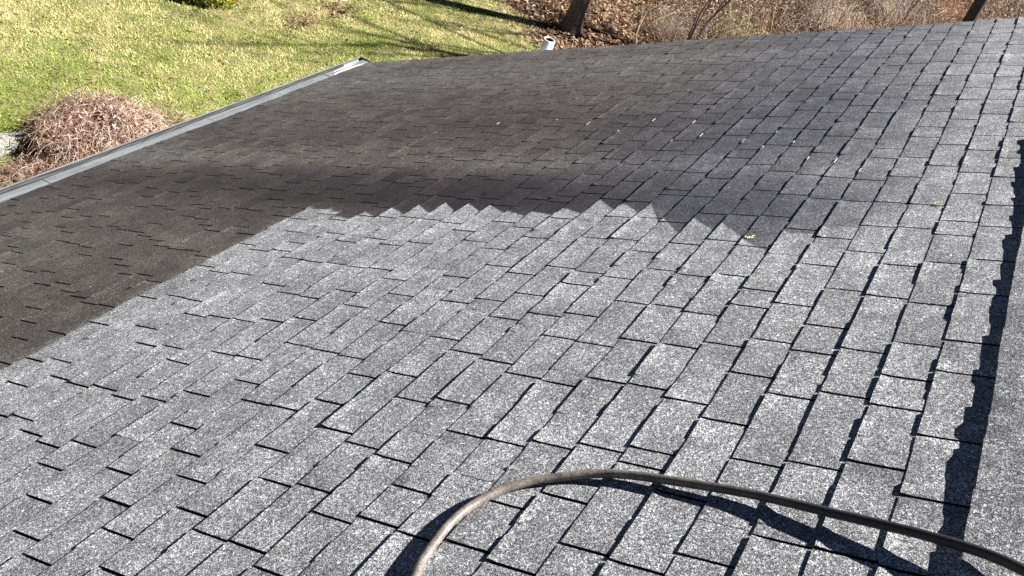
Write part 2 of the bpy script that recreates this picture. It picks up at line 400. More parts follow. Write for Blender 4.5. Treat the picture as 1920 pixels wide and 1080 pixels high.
def wetness(u, v, k):
    """how wet the slope is; u, v in eye heights.  The dry patch is a rectangle with a ragged edge."""
    jit = random.Random(700+k).uniform(-0.03, 0.03)
    soft = 0.014 + 0.35*float(smooth(0.62, 0.25, v))
    line = max((u - wet_top(v, k))/soft, (v - 2.42 - jit)/0.14)
    side = np.interp(v, [0.1, 0.3, 0.55, 0.8, 1.2, 1.8, 2.6, 3.4, 4.4], [0.0, 0.0, 0.31, 0.57, 0.70, 0.82, 0.80, 0.76, 0.66])
    near = np.interp(v, [0.3, 0.6, 1.2, 1.7, 2.5, 3.2], [0.0, 0.05, 0.4, 1.0, 0.9, 0.45])
    bandf = np.interp(u - 0.02*(v-2), [1.0, 2.0, 2.38, 2.5, 2.68, 2.95, 3.2, 3.5, 3.85, 4.3, 4.8, 5.4], [0.86, 0.95, 1.25, 1.78, 1.55, 0.58, 0.92, 1.28, 0.90, 0.72, 0.64, 0.72])
    bandf = (1 + (bandf-1)*max(near, 0.3)) if bandf > 1 else 1 + (bandf-1)*max(near, 0.8)
    st = 0.80 + 0.40*float(vnoise(u*3.1+k*0.02, v*0.55+5, 21)) + 0.16*(float(vnoise(u*9, v*1.6, 22))-0.5)
    return side*bandf*st, line

def tab(k, j, ua, ub):
    rr = random.Random(5000 + k*97 + j); g0, g1 = gap_at(k, j)/2, gap_at(k, j+1)/2
    ua, ub = ua*h + g0, ub*h - g1
    va, vb = V0 + k*E_ - (0.07 if k == 0 else 0.012), V0 + (k+1)*E_
    n = 1 + max(1, min(3, int((ub-ua)/0.09)))
    cuts = sorted(rr.uniform(0.12, 0.88) for _ in range(n-1))
    knots = [0.0]
    for c in cuts: knots += [c-0.012, c+0.012]
    knots.append(1.0)
    lift = []; l = 0.0122 + rr.gauss(0, 0.0011)
    for i in range(n):
        z = l + rr.choice((-0.0022, -0.001, 0.0, 0.0012, 0.0026)); lift += [z, z + rr.uniform(-0.0006, 0.0006)]
    cols = list(knots)
    tone = 1.0 + max(-0.1, min(0.1, rr.gauss(0, 0.05))); tw = rr.gauss(0, 0.10)
    wj = 1.0 + rr.gauss(0, 0.06); skew = rr.gauss(0, 0.0012)
    vs, cs = [], []; mid = 0.0105
    for ci, c in enumerate(cols):
        u = ua + (ub-ua)*c; ju = rr.uniform(-0.0012, 0.0012)
        zb = max(0.0095, float(np.interp(c, knots, lift))); ve = vb + skew*(c-0.5)*2 + ju
        for v, z in ((va, 0.0065), (vb-0.030, mid), (ve, zb), (ve+0.0005, zb-0.0062)):
            vs.append(R(u, v, z))
            w, line = wetness(u/h, v/h, k); w *= wj; br = float(smooth(0.95, 2.0, v/h))*min(1.0, w*1.5)
            cs.append((w, tone*(1+tw*(c-0.5)*2), br, line))
    N = len(cols); fs = []; ix = []
    for i in range(N-1):
        for r in range(3): fs.append((i*4+r, i*4+r+1, i*4+4+r+1, i*4+4+r)); ix.append(1 if r == 2 else 0)
    for ci, flip in ((0, False), (N-1, True)):          # cut ends, down into the slot
        u = ua if ci == 0 else ub; e = len(vs)
        for v in (va, vb-0.03, vb): vs.append(R(u, v, 0.0)); cs.append(cs[ci*4])
        q = [(ci*4, ci*4+1, e+1, e), (ci*4+1, ci*4+2, e+2, e+1)]
        fs += [t[::-1] for t in q] if not flip else q; ix += [1, 1]
    return vs, [f[::-1] for f in fs], cs, ix

tabs = []
for k in range(NROW):
    C = course(k)
    for j in range(len(C)-1):
        vs, fs, cs, ix = tab(k, j, C[j], C[j+1])
        q = np.array([R(u, v, 0.005) for u in (C[j]*h, C[j+1]*h) for v in (V0+k*E_, V0+(k+1)*E_)])
        x, y, d = project(q)
        area = 0.0
        if d.min() > 0.2:
            xx, yy = np.clip(x, 0, 1920), np.clip(y, 0, 1080)
            o = (0, 1, 3, 2); area = abs(sum(xx[o[i]]*yy[o[(i+1) % 4]] - xx[o[(i+1) % 4]]*yy[o[i]] for i in range(4)))/2
        tabs.append((area, k, j, vs, fs, cs, ix))
tabs.sort(key=lambda t: -t[0])
for area, k, j, vs, fs, cs, ix in tabs[:300]:
    m = MB(); m.add(vs, fs, cs); m.build('shingle', M['shingle'], roof, Vector(vs[len(vs)//2]), mat2=M['edge'], idx=ix)
m = MB()
IX = []
for area, k, j, vs, fs, cs, ix in tabs[300:]: m.add(vs, fs, cs); IX += ix
m.build('shingle_field', M['shingle'], roof, kind='stuff', mat2=M['edge'], idx=IX)

# ---- glints of wet butt edges, painted as thin white slivers
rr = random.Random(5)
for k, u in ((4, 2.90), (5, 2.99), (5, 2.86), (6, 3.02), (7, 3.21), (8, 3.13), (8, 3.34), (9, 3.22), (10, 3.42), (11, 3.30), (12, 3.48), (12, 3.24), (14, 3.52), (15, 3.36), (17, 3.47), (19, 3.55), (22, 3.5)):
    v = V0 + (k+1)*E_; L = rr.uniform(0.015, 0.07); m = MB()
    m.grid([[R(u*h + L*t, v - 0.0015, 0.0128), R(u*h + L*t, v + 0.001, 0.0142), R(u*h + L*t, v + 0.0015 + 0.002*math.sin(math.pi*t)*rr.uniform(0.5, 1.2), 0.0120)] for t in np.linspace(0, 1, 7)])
    m.build('glint_sliver', M['glint'], roof, R(u*h, v, 0))

# ---- ridge caps
CAPV = 0.083*h
caps = link(bpy.data.objects.new('ridge_cap', None), house, (0, 3.0, ZR)); u = U0; i = 0
rr = random.Random(11)
while u < rake(0) - 0.02:
    L = 0.205; u1 = min(u + L, rake(0)+0.004)
    m = MB(); e0 = CAPV + rr.gauss(0, 0.003); zc = 0.0285 + rr.gauss(0, 0.0022)
    c1, c2 = rr.uniform(0.15, 0.45), rr.uniform(0.55, 0.85); d1, d2, d3 = (rr.uniform(-0.0035, 0.0035) for _ in range(3))
    rows = []
    for t, dz_ in ((0, d1), (c1-0.06, d1), (c1+0.06, d2), (c2-0.06, d2), (c2+0.06, d3), (1.0, d3)):
        uu = u - 0.01 + (u1 - u + 0.012)*t; zt_ = zc - 0.003 + 0.004*t; ed = e0 + rr.uniform(-0.0015, 0.0015)
        zz = zt_ + dz_
        A = lambda v, z: (-v*CP - z*SP, uu, ZR - v*SP + z*CP)
        Bk = lambda v, z: (v*CP + z*SP, uu, ZR - v*SP + z*CP)
        ridge_z = ZR + 0.033 + 0.004*t
        rows.append([A(ed, 0.006), A(ed, zz), A(ed*0.55, zt_+0.002), A(0.022, zt_+0.003), (0, uu, ridge_z-0.004), Bk(0.022, zt_+0.003), Bk(ed*0.55, zt_+0.002), Bk(ed, zt_), Bk(ed, 0.006)])
    tone = 0.93 + rr.gauss(0, 0.06)
    m.grid(rows, (0.0, tone, 0.0))
    e = len(m.v)-9; m.f.append(tuple(range(e, e+9))); m.f.append(tuple(range(8, -1, -1)))
    m.build('cap_shingle', M['shingle'], caps, (0, u, ZR)); u = u1

# ---- gutter with a flat cover
gut = link(bpy.data.objects.new('gutter', None), house, (XE-0.06, 3.0, ZE-0.05))
GY0, GY1 = U0 + 0.05, rake(VE) + 0.03
def GP(q, z, y):                       # q: outward from the fascia
    return (XE + 0.018 - q*1.15, y, ZE - 0.006 + z + 0.003*math.sin(y*1.1) + SKEW*SP*(y-2.4*h))
def gx(y): return SKEW*CP*(y - 2.4*h)
def sweep(prof, ys, mat, name, parent, wob=0.0, col=(1, 1, 1)):
    m = MB(); rows = []
    for y in ys:
        rows.append([tuple(np.array(GP(q, z + wob*math.sin(y*5+q*40), y)) + np.array((gx(y), 0, 0))) for q, z in prof])
    m.grid(rows, col, closed=True)
    n = len(prof); e = len(m.v)-n
    m.f.append(tuple(range(n-1, -1, -1))); m.f.append(tuple(range(e, e+n)))
    return m.build(name, M[mat], parent)
ys = np.linspace(GY0, GY1, 30)
trough = [(0, -0.004), (0.0, -0.10), (0.085, -0.10), (0.115, -0.066), (0.132, -0.045), (0.150, -0.03), (0.153, 0.0), (0.150, 0.004), (0.138, 0.004), (0.138, 0.001), (0.147, 0.0), (0.147, -0.03), (0.130, -0.043), (0.112, -0.063), (0.083, -0.097), (0.003, -0.097), (0.003, -0.004)]
sweep(trough, ys, 'gutter', 'trough', gut)
seams = [GY0, 1.95, 3.82, 5.47, 7.05, GY1-0.012]
for a, b in zip(seams, seams[1:]):
    last = b > 7.5; dz = 0.0035 if last else random.uniform(-0.0006, 0.0006)
    cover = [(0.004, 0.004+dz), (0.070, -0.003+dz), (0.072, -0.0065+dz), (0.108, -0.011+dz), (0.116, -0.020+dz), (0.113, -0.023+dz), (0.106, -0.0135+dz), (0.070, -0.009+dz), (0.004, 0.001+dz)]
    sweep(cover, np.linspace(a+0.003, b-0.003, 10), 'gutter', 'gutter_cover', gut, 0.0012)
# grime lodged between the cover and the lip
rr = random.Random(31)
def grime(y0, y1):
    n = max(4, int((y1-y0)/0.06)); m = MB(); rows = []
    for i, y in enumerate(np.linspace(y0, y1, n)):
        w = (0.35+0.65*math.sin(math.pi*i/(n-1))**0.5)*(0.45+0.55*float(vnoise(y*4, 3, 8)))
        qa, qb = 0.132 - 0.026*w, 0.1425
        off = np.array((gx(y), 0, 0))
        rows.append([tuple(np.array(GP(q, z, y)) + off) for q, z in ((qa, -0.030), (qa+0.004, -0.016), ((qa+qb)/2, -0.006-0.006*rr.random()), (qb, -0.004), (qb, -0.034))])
    m.grid(rows, closed=True); m.f.append(tuple(range(4, -1, -1))); e = len(m.v)-5; m.f.append(tuple(range(e, e+5)))
    m.build('grime', M['grime'], gut)
y = GY0+0.1
while y < GY1-0.5:
    L = rr.uniform(0.35, 1.3); grime(y, min(y+L, GY1-0.3)); y += L - 0.03
# chalky white coating on the last length, and the end cap
m = MB(); rows = []
for t in np.linspace(0, 1, 22):
    y = 7.12 + 0.50*t; w = 0.5 + 0.5*math.sin(t*9)*0.5; off = np.array((gx(y), 0, 0))
    qa, qb = 0.030 + 0.02*float(vnoise(y*14, 1, 4)), 0.066 - 0.018*(1-math.sin(math.pi*min(1, t*1.05))**0.5)*1.6
    qb = max(qb, qa+0.004)
    zz = lambda q: 0.0075 - 0.0035 + 0.0045 - 0.106*(q-0.004) + 0.0006
    rows.append([tuple(np.array(GP(q, zz(q), y)) + off) for q in np.linspace(qa, qb, 3)])
m.grid([r[::-1] for r in rows]); m.build('white_coating', M['chalk'], gut)
m = MB(); rows = []
for t in np.linspace(0, 1, 18):
    y = 7.16 + 0.40*t; off = np.array((gx(y), 0, 0)); qa = 0.080 + 0.010*float(vnoise(y*17, 2, 5)); qb = qa + 0.018*math.sin(math.pi*t)*(0.6+0.6*float(vnoise(y*23, 6, 5))) + 0.001
    zz = lambda q: -0.0065 + 0.0035 - 0.125*(q-0.072) + 0.0022
    rows.append([tuple(np.array(GP(q, zz(q), y)) + off) for q in (qa, (qa+qb)/2, qb)])
m.grid([r[::-1] for r in rows]); m.build('white_coating', M['chalk'], gut)
m = MB(); prof = [(0.0, 0.012), (0.06, 0.014), (0.10, 0.006), (0.135, 0.010), (0.155, 0.008), (0.156, -0.03), (0.118, -0.068), (0.088, -0.103), (0.0, -0.103)]
for yy in (GY1, GY1+0.004): pass
fa = [tuple(np.array(GP(q, z, GY1)) + np.array((gx(GY1), 0, 0))) for q, z in prof]; fb = [tuple(np.array(GP(q, z, GY1+0.004)) + np.array((gx(GY1), 0, 0))) for q, z in prof]
m.grid([fa, fb], closed=True); n = len(prof); m.f.append(tuple(range(n))[::-1]); m.f.append(tuple(range(n, 2*n)))
m.build('end_cap', M['gutter'], gut)

# ------------------------------------------------------------------ white vent pipe beyond the rake
pu, pv = 7.90, 3.005*h
px_, _, pz = R(pu, pv, 0)
ptop = pz + 0.085
pipe = thing('vent_pipe', (px_, pu, 0), 'white plastic vent pipe standing up just past the far roof edge', 'pipe')
def ring(r, z, n=28): return [(px_ + r*math.cos(2*math.pi*k/n), pu + r*math.sin(2*math.pi*k/n), z) for k in range(n)]
m = MB(); ro, ri = 0.0565, 0.0475
m.grid([ring(ro, 0.05), ring(ro, ptop-0.002), ring(ro-0.002, ptop), ring(ri+0.001, ptop), ring(ri, ptop-0.002), ring(ri, ptop-0.09)], closed=True); m.build('tube', M['pvc'], pipe, smooth_shade=True)
m = MB(); m.grid([ring(ri-0.0006, ptop-0.010), ring(ri-0.0008, ptop-0.40)], closed=True); e = len(m.v)-28; m.f.append(tuple(range(e, e+28))); m.build('bore', M['pipe_dark'], pipe)
for zz in (1.0, 2.4, ptop-0.55):
    m = MB(); m.grid([ring(ro+0.004, zz), ring(ro+0.004, zz+0.03)], closed=True); m.box((px_, (pu-ro+yf)/2, zz+0.015), (0.02, 0, 0), (0, max(0.005, (pu-ro-yf)/2), 0), (0, 0, 0.012)); m.build('strap', M['trim'], pipe)

# ------------------------------------------------------------------ hose
HP = [(0.20, 0.40, 0.016), (0.45, 0.66, 0.018), (0.66, 0.79, 0.022), (0.862, 0.863, 0.0215), (0.912, 0.876, 0.021), (1.005, 0.882, 0.0185), (1.084, 0.858, 0.018), (1.141, 0.81, 0.0175), (1.181, 0.747, 0.018),
      (1.213, 0.675, 0.0195), (1.226, 0.586, 0.0205), (1.234, 0.424, 0.0235), (1.226, 0.282, 0.032), (1.218, 0.153, 0.043), (1.204, 0.064, 0.050), (1.183, 0.007, 0.058)]
HW = []
for u, v, z in HP:
    z += 0.0015; s = 1 - z/h
    if v > 0: HW.append(Vector((-v*h*s*CP - z*SP, u*h*s, ZR - v*h*s*SP + z*CP)))
    else: HW.append(Vector((-v*h*CP + z*SP, u*h, ZR + v*h*SP + z*CP)))
hd = (HW[-1]-HW[-2]).normalized()
for q in (0.12, 0.3, 0.6): HW.append(HW[-1] + hd*q*0.6 + Vector((0, 0, -0.10*q)))
def catmull(P, n=8):
    out = []
    for i in range(len(P)-1):
        a, b, c, d = P[max(i-1, 0)], P[i], P[i+1], P[min(i+2, len(P)-1)]
        for k in range(n):
            t = k/n; out.append(0.5*((2*b) + (c-a)*t + (2*a-5*b+4*c-d)*t*t + (3*b-a-3*c+d)*t**3))
    return out + [P[-1]]
path = catmull(HW); m = MB(); rad = 0.0122
m.tube(path, rad, 16, cap=True)
nn = 16; colr = []
for i in range(len(path)):
    t = i/len(path); dust = float(smooth(0.70, 0.50, t)); colr += [(max(0.06, dust),)*3]*nn
m.c = colr
hose = m.build('hose', M['hose'], None, path[40], smooth_shade=True)
tag(hose, 'thick black rubber hose, dusty brown where it curves, lying across the near shingles', 'hose')

# ------------------------------------------------------------------ bits on the roof
def scrap(name, u, v, size, col, label, cat, seed):
    rr = random.Random(seed); m = MB(); o = Vector(R(u*h, v*h, 0.0145))
    a = Vector((0, 1, 0)); b = Vector((-CP, 0, -SP)); N = Vector((-SP, 0, CP))
    for _ in range(7):
        c = o + a*rr.uniform(-1, 1)*size + b*rr.uniform(-1, 1)*size*1.0; d = rr.uniform(0, 6.28)
        p = (a*math.cos(d) + b*math.sin(d))*size*rr.uniform(0.5, 1); q = (b*math.cos(d) - a*math.sin(d))*size*0.4
        m.add([c-p, c+q+N*0.004, c+p, c-q+N*0.002], [(0, 1, 2, 3)], col)
    return tag(m.build(name, M['leaf'], None, o), label, cat)
scrap('leaf_scrap', 2.32, 0.74, 0.014, (0.8, 0.78, 0.42), 'crumpled pale yellow leaf scrap on the wet edge of the shingles', 'leaf', 1)
scrap('leaf_scrap', 2.63, 0.30, 0.012, (0.8, 0.78, 0.45), 'small yellow leaf scrap on dry shingles near the ridge', 'leaf', 2)
scrap('bark_crumb', 1.095, 0.872, 0.004, (0.03, 0.02, 0.015), 'tiny dark crumb of bark lying against the hose bend', 'debris', 3)

# ------------------------------------------------------------------ lawn
CX = CAM.x
def wood_edge(x): return 11.85 - 0.65*x
def in_view(P, mx=260, my=170):
    x, y, d = project(P); return (d > 0) & (x > -mx) & (x < 1920+mx) & (y > -my) & (y < 620)
def scatter(n, x0, x1, y0, y1, rng):
    P = np.zeros((n, 3)); P[:, 0] = rng.uniform(x0, x1, n); P[:, 1] = rng.uniform(y0, y1, n); return P
PATCH = [(-10.29, 12.47, 0.45), (-10.3, 13.6, 0.55), (-10.9, 12.9, 0.3), (-9.7, 11.0, 0.28), (-10.9, 11.3, 0.5)]
def bare(P):
    b = np.zeros(len(P))
    for x, y, r in PATCH: b = np.maximum(b, 1 - smooth(0.25*r, r, np.hypot((P[:, 0]-x)*1.5, P[:, 1]-y)))
    return b
def make_grass():
    rng = np.random.default_rng(3); P = scatter(560000, -18, -5.9, 3.0, 26.0, rng)
    P = P[in_view(P)]; edge = P[:, 1] - wood_edge(P[:, 0]) + (vnoise(P[:, 0]*1.5, P[:, 1]*1.5, 9)-0.5)*1.8
    P = P[(edge < rng.uniform(-0.5, 0.3, len(P)))]
    P = P[rng.random(len(P)) > 0.75*bare(P)]
    n = len(P); a = rng.uniform(0, 2*np.pi, n); L = rng.uniform(0.022, 0.06, n); tilt = rng.uniform(0.35, 1.25, n); w = rng.uniform(0.004, 0.009, n)
    clump = vnoise(P[:, 0]*7, P[:, 1]*7, 41); L *= 0.6 + 0.8*clump
    d = np.stack([np.cos(a)*np.sin(tilt), np.sin(a)*np.sin(tilt), np.cos(tilt)], 1); s = np.stack([-np.sin(a), np.cos(a), np.zeros(n)], 1)
    V = np.empty((n, 3, 3)); V[:, 0] = P - s*w[:, None]; V[:, 1] = P + s*w[:, None]; V[:, 2] = P + d*L[:, None]
    x, y = P[:, 0], P[:, 1]
    straw = 0.36 + 1.3*(vnoise(x*0.55, y*0.55, 5)-0.40) + 0.95*(vnoise(x*2.3, y*2.3, 6)-0.5) + 0.5*(vnoise(x*8, y*8, 7)-0.5) + 0.055*(y-8) 
    straw = np.clip(straw + rng.normal(0, 0.22, n), 0, 1)[:, None]
    g = np.array([0.21, 0.29, 0.040]); st = np.array([0.60, 0.545, 0.275]); C = g*(1-straw) + st*straw
    C = C*(0.72 + 0.55*rng.random((n, 1)))*(0.72 + 0.62*vnoise(x*5, y*5, 17))[:, None]
    bb = bare(P)[:, None]; C = C*(1-0.6*bb) + np.array([0.22, 0.12, 0.07])*0.6*bb
    bulk('grass', V.reshape(-1, 3), np.arange(n*3).reshape(-1, 3), np.repeat(C, 3, 0), M['grass'], (-10, 11, 0))
make_grass()

def leaves(n, P, rng, size, pal, z=(0.0, 0.05)):
    n = len(P); a = rng.uniform(0, 2*np.pi, n); t = rng.normal(0, 0.45, n); L = rng.uniform(size[0], size[1], n)[:, None]; w = L*rng.uniform(0.3, 0.55, (n, 1))
    d = np.stack([np.cos(a)*np.cos(t), np.sin(a)*np.cos(t), np.sin(t)], 1); s = np.stack([-np.sin(a), np.cos(a), rng.normal(0, 0.4, n)], 1)
    P = P.copy(); P[:, 2] += rng.uniform(z[0], z[1], n) + 0.012
    up = np.zeros((n, 3)); up[:, 2] = 1
    V = np.empty((n, 4, 3)); V[:, 0] = P - d*L; V[:, 1] = P + s*w + up*L*0.25; V[:, 2] = P + d*L; V[:, 3] = P - s*w + up*L*0.25
    V[:, :, 2] = np.maximum(V[:, :, 2], 0.006)
    C = np.array(pal)[rng.integers(0, len(pal), n)]*(0.65 + 0.7*rng.random((n, 1)))
    return V.reshape(-1, 3), np.arange(n*4).reshape(-1, 4), np.repeat(C, 4, 0)
PAL = [(0.33, 0.225, 0.135), (0.23, 0.135, 0.08), (0.44, 0.34, 0.215), (0.13, 0.072, 0.045), (0.30, 0.18, 0.105)]
def make_litter():
    rng = np.random.default_rng(8); P = scatter(330000, -16, 9, 13, 50, rng); P = P[in_view(P, 150, 90)]
    edge = P[:, 1] - wood_edge(P[:, 0]) + (vnoise(P[:, 0]*1.5, P[:, 1]*1.5, 9)-0.5)*1.8
    P = P[edge > rng.normal(0.05, 0.35, len(P))]
    P = P[rng.random(len(P)) < 0.35 + 0.75*vnoise(P[:, 0]*1.1, P[:, 1]*1.1, 77)]
    V, F, C = leaves(len(P), P, rng, (0.035, 0.075), PAL, (0, 0.06)); bulk('leaf_litter', V, F, C, M['leaf'], (-6, 22, 0))
    Q = []
    for x, y, r in PATCH[:2]:
        q = np.zeros((160, 3)); q[:, 0] = rng.normal(x, r*0.3, 160); q[:, 1] = rng.normal(y, r*0.5, 160); Q.append(q)
    q = scatter(900, -13, -7, 8, 20, rng); Q.append(q[in_view(q)])
    Q = np.concatenate(Q); V, F, C = leaves(len(Q), Q, rng, (0.02, 0.045), PAL, (0.02, 0.05)); bulk('scattered_leaves', V, F, C, M['leaf'], (-10, 13, 0))
make_litter()

# ------------------------------------------------------------------ woody plants
def arch(m, base, az, reach, height, r0, col, segs=6, rr=random, droop=0.5):
    pts = []; rad = []; side = rr.uniform(-0.35, 0.35)
    for i in range(segs+1):
        t = i/segs; a = az + side*t*2
        z = height*(math.sin(t*math.pi*(0.5+0.42*droop))) + rr.uniform(-1, 1)*0.02*height
        d = reach*t
        pts.append((base[0] + math.cos(a)*d + rr.uniform(-1, 1)*0.025, base[1] + math.sin(a)*d + rr.uniform(-1, 1)*0.025, max(0.01, base[2] + z))); rad.append(r0*(1-0.75*t))
    m.tube(pts, rad, 3, col); return pts
def jit(c, rr, a=0.3):
    s = 1 + rr.uniform(-a, a); return (c[0]*s, c[1]*s*(1+rr.uniform(-.06, .06)), c[2]*s*(1+rr.uniform(-.1, .1)))

def tangle(name, cx, cy, rx, ry, hgt, n, pal, seed, label, cat, r=(0.003, 0.008), group=None, droop=0.6, leafpal=None, nleaf=0, canes=True):
    rr = random.Random(seed); t = thing(name, (cx, cy, 0), label, cat, group)
    m = MB(); m2 = MB()
    for i in range(n):
        a = rr.uniform(0, 6.283); q = math.sqrt(rr.random())*0.75
        b = (cx + math.cos(a)*q*rx, cy + math.sin(a)*q*ry, 0)
        az = a + rr.gauss(0, 0.9); hh = hgt*(1-0.55*q*q)*rr.uniform(0.55, 1.1); reach = rr.uniform(0.25, 0.75)*max(rx, ry)*0.8
        pts = arch(m if i % 2 else m2, b, az, reach, hh, rr.uniform(*r), jit(rr.choice(pal), rr), 6, rr, droop)
        if i % 2 == 0:
            for _ in range(2):
                p = pts[rr.randint(2, 5)]; a2 = rr.uniform(0, 6.28); L = rr.uniform(0.1, 0.35)*hgt
                m2.tube([p, (p[0]+math.cos(a2)*L*0.6, p[1]+math.sin(a2)*L*0.6, p[2]+L*rr.uniform(-0.2, 0.6)), (p[0]+math.cos(a2+.3)*L*1.2, p[1]+math.sin(a2+.3)*L*1.2, max(0.01, p[2]+L*rr.uniform(-0.5, 0.7)))], [0.003, 0.0022, 0.0012], 3, jit(rr.choice(pal), rr))
    m.build('cane' if canes else 'stem', M['twig'], t); m2.build('twig', M['twig'], t)
    if nleaf:
        rng = np.random.default_rng(seed); P = np.zeros((nleaf, 3)); a = rng.uniform(0, 6.283, nleaf); q = np.sqrt(rng.random(nleaf))
        P[:, 0] = cx + np.cos(a)*q*rx; P[:, 1] = cy + np.sin(a)*q*ry; P[:, 2] = rng.random(nleaf)*hgt*0.9*(1-0.5*q*q)
        V, F, C = leaves(nleaf, P, rng, (0.02, 0.045), leafpal or PAL); bulk('leaf', V, F, C, M['leaf'], (cx, cy, 0), t)
    return t

PINK = [(0.40, 0.28, 0.22), (0.48, 0.37, 0.29), (0.30, 0.185, 0.14), (0.52, 0.42, 0.33), (0.22, 0.13, 0.10)]
GREY = [(0.36, 0.31, 0.26), (0.44, 0.38, 0.31), (0.26, 0.21, 0.17), (0.20, 0.145, 0.11)]
TAN = [(0.42, 0.33, 0.22), (0.50, 0.41, 0.28), (0.30, 0.22, 0.14), (0.22, 0.16, 0.09)]
OLIVE = [(0.24, 0.23, 0.10), (0.33, 0.29, 0.15), (0.19, 0.16, 0.08)]
BROWNP = [(0.27, 0.18, 0.13), (0.36, 0.27, 0.20), (0.19, 0.12, 0.085), (0.42, 0.34, 0.27)]

# the dormant mound beside the gutter
tangle('bramble_mound', -9.0, 7.15, 0.72, 0.82, 0.60, 1300, PINK, 51, 'large mound of leafless pinkish brown canes on the lawn beside the gutter', 'shrub', (0.003, 0.007), droop=0.75, leafpal=[(0.36, 0.24, 0.17), (0.45, 0.33, 0.25)], nleaf=2600)
tangle('bramble_mound', -8.55, 5.95, 0.55, 0.62, 0.34, 700, PINK[:3]+BROWNP, 52, 'lower dark brown tangle of canes beside the grey boulder, cut off by the picture edge', 'shrub', (0.003, 0.007), droop=0.75, leafpal=[(0.25, 0.15, 0.10)], nleaf=700)
tangle('bramble_mound', -8.75, 8.05, 0.5, 0.45, 0.34, 380, TAN, 53, 'thin tan fringe of dry canes nearest the gutter, right of the mound', 'shrub', (0.0025, 0.005), droop=0.8)
# dead weeds
for x, y, hh, lab, sd_ in ((-8.6, 8.75, 0.30, 'dark dead weed stalk poking up just above the gutter', 61), (-8.7, 8.35, 0.20, 'short dead weed sprig beside the mound fringe above the gutter', 62)):
    rr = random.Random(sd_); t = thing('dead_weed', (x, y, 0), lab, 'weed'); m = MB(); m.tube([(x, y, 0), (x+.01, y, hh*.5), (x+.02, y+.02, hh)], [0.008, 0.006, 0.003], 4, (0.10, 0.06, 0.04)); m.build('stem', M['twig'], t)
    m = MB()
    for _ in range(16):
        z = rr.uniform(0.4, 1)*hh; a = rr.uniform(0, 6.28); m.tube([(x, y, z), (x+math.cos(a)*.05, y+math.sin(a)*.05, z+.02), (x+math.cos(a)*.08, y+math.sin(a)*.08, z-.01)], [0.004, 0.007, 0.002], 3, jit((0.13, 0.08, 0.04), rr))
    m.build('twig', M['twig'], t)

# stones
def rock(name, x, y, s, col, label, seed):
    rr = random.Random(seed); m = MB(); rows = []; nU, nV = 14, 9
    ph = [(rr.uniform(0, 6.28), rr.uniform(0, 6.28), rr.uniform(0.05, 0.15)) for _ in range(5)]
    for i in range(nV):
        th = math.pi*0.62*i/(nV-1); row = []
        for j in range(nU):
            f = 2*math.pi*j/nU; r = 1 + sum(a*math.sin(f*(k+1)+p)*math.cos(th*(k+1)+q) for k, (p, q, a) in enumerate(ph))
            row.append((x + s[0]*r*math.sin(th)*math.cos(f), y + s[1]*r*math.sin(th)*math.sin(f), s[2]*(0.3 + r*math.cos(th)*0.75)))
        rows.append(row)
    m.grid([r[::-1] for r in rows], col, closed=True)
    return tag(m.build(name, M['stone'], None, (x, y, 0), smooth_shade=True), label, 'stone')
rock('boulder', -9.62, 6.22, (0.20, 0.36, 0.15), (0.24, 0.235, 0.20), 'pale grey boulder half hidden at the left end of the bramble mound', 4)
rock('small_stone', -10.62, 14.1, (0.09, 0.11, 0.06), (0.6, 0.6, 0.6), 'small white stone on the lawn at the picture top', 6)

# ---- evergreen bush at the top of the lawn
def evergreen(x, y, rad, hgt, seed):
    rng = np.random.default_rng(seed); t = thing('evergreen_bush', (x, y, 0), 'yellow green evergreen bush with drooping sprays at the lawn top edge', 'bush')
    m = MB(); m.tube([(x, y, 0), (x, y, hgt*0.5), (x, y, hgt*0.9)], [0.05, 0.035, 0.01], 7, (0.14, 0.09, 0.06)); m.build('stem', M['bark'], t)
    n = 9000; z = rng.random(n)**0.9*hgt + 0.05; a = rng.uniform(0, 6.283, n); lump = 0.8 + 0.35*vnoise(a*2.4, z*5, 12)
    rr_ = rad*np.sqrt(np.clip(1-(z/hgt)**1.7, 0.02, 1))*lump*(0.62 + 0.38*rng.random(n)**0.4)
    P = np.stack([x+np.cos(a)*rr_, y+np.sin(a)*rr_, z], 1)
    d = np.stack([np.cos(a+rng.normal(0, .5, n)), np.sin(a+rng.normal(0, .5, n)), rng.normal(-0.1, 0.45, n)], 1); L = rng.uniform(0.04, 0.10, (n, 1))
    s = np.cross(d, rng.normal(0, 1, (n, 3))); s /= np.linalg.norm(s, axis=1)[:, None]; w = L*0.28
    V = np.empty((n, 4, 3)); V[:, 0] = P; V[:, 1] = P + d*L*0.5 + s*w; V[:, 2] = P + d*L; V[:, 3] = P + d*L*0.5 - s*w
    C = np.array([0.30, 0.31, 0.03])*(0.55 + 0.9*rng.random((n, 1))); C[:, 0] *= 0.75 + 0.5*rng.random(n)
    o = bulk('foliage', V.reshape(-1, 3), np.arange(n*4).reshape(-1, 4), np.repeat(C, 4, 0), M['green'], (x, y, 0), t)
evergreen(-11.95, 11.75, 0.70, 1.25, 15)

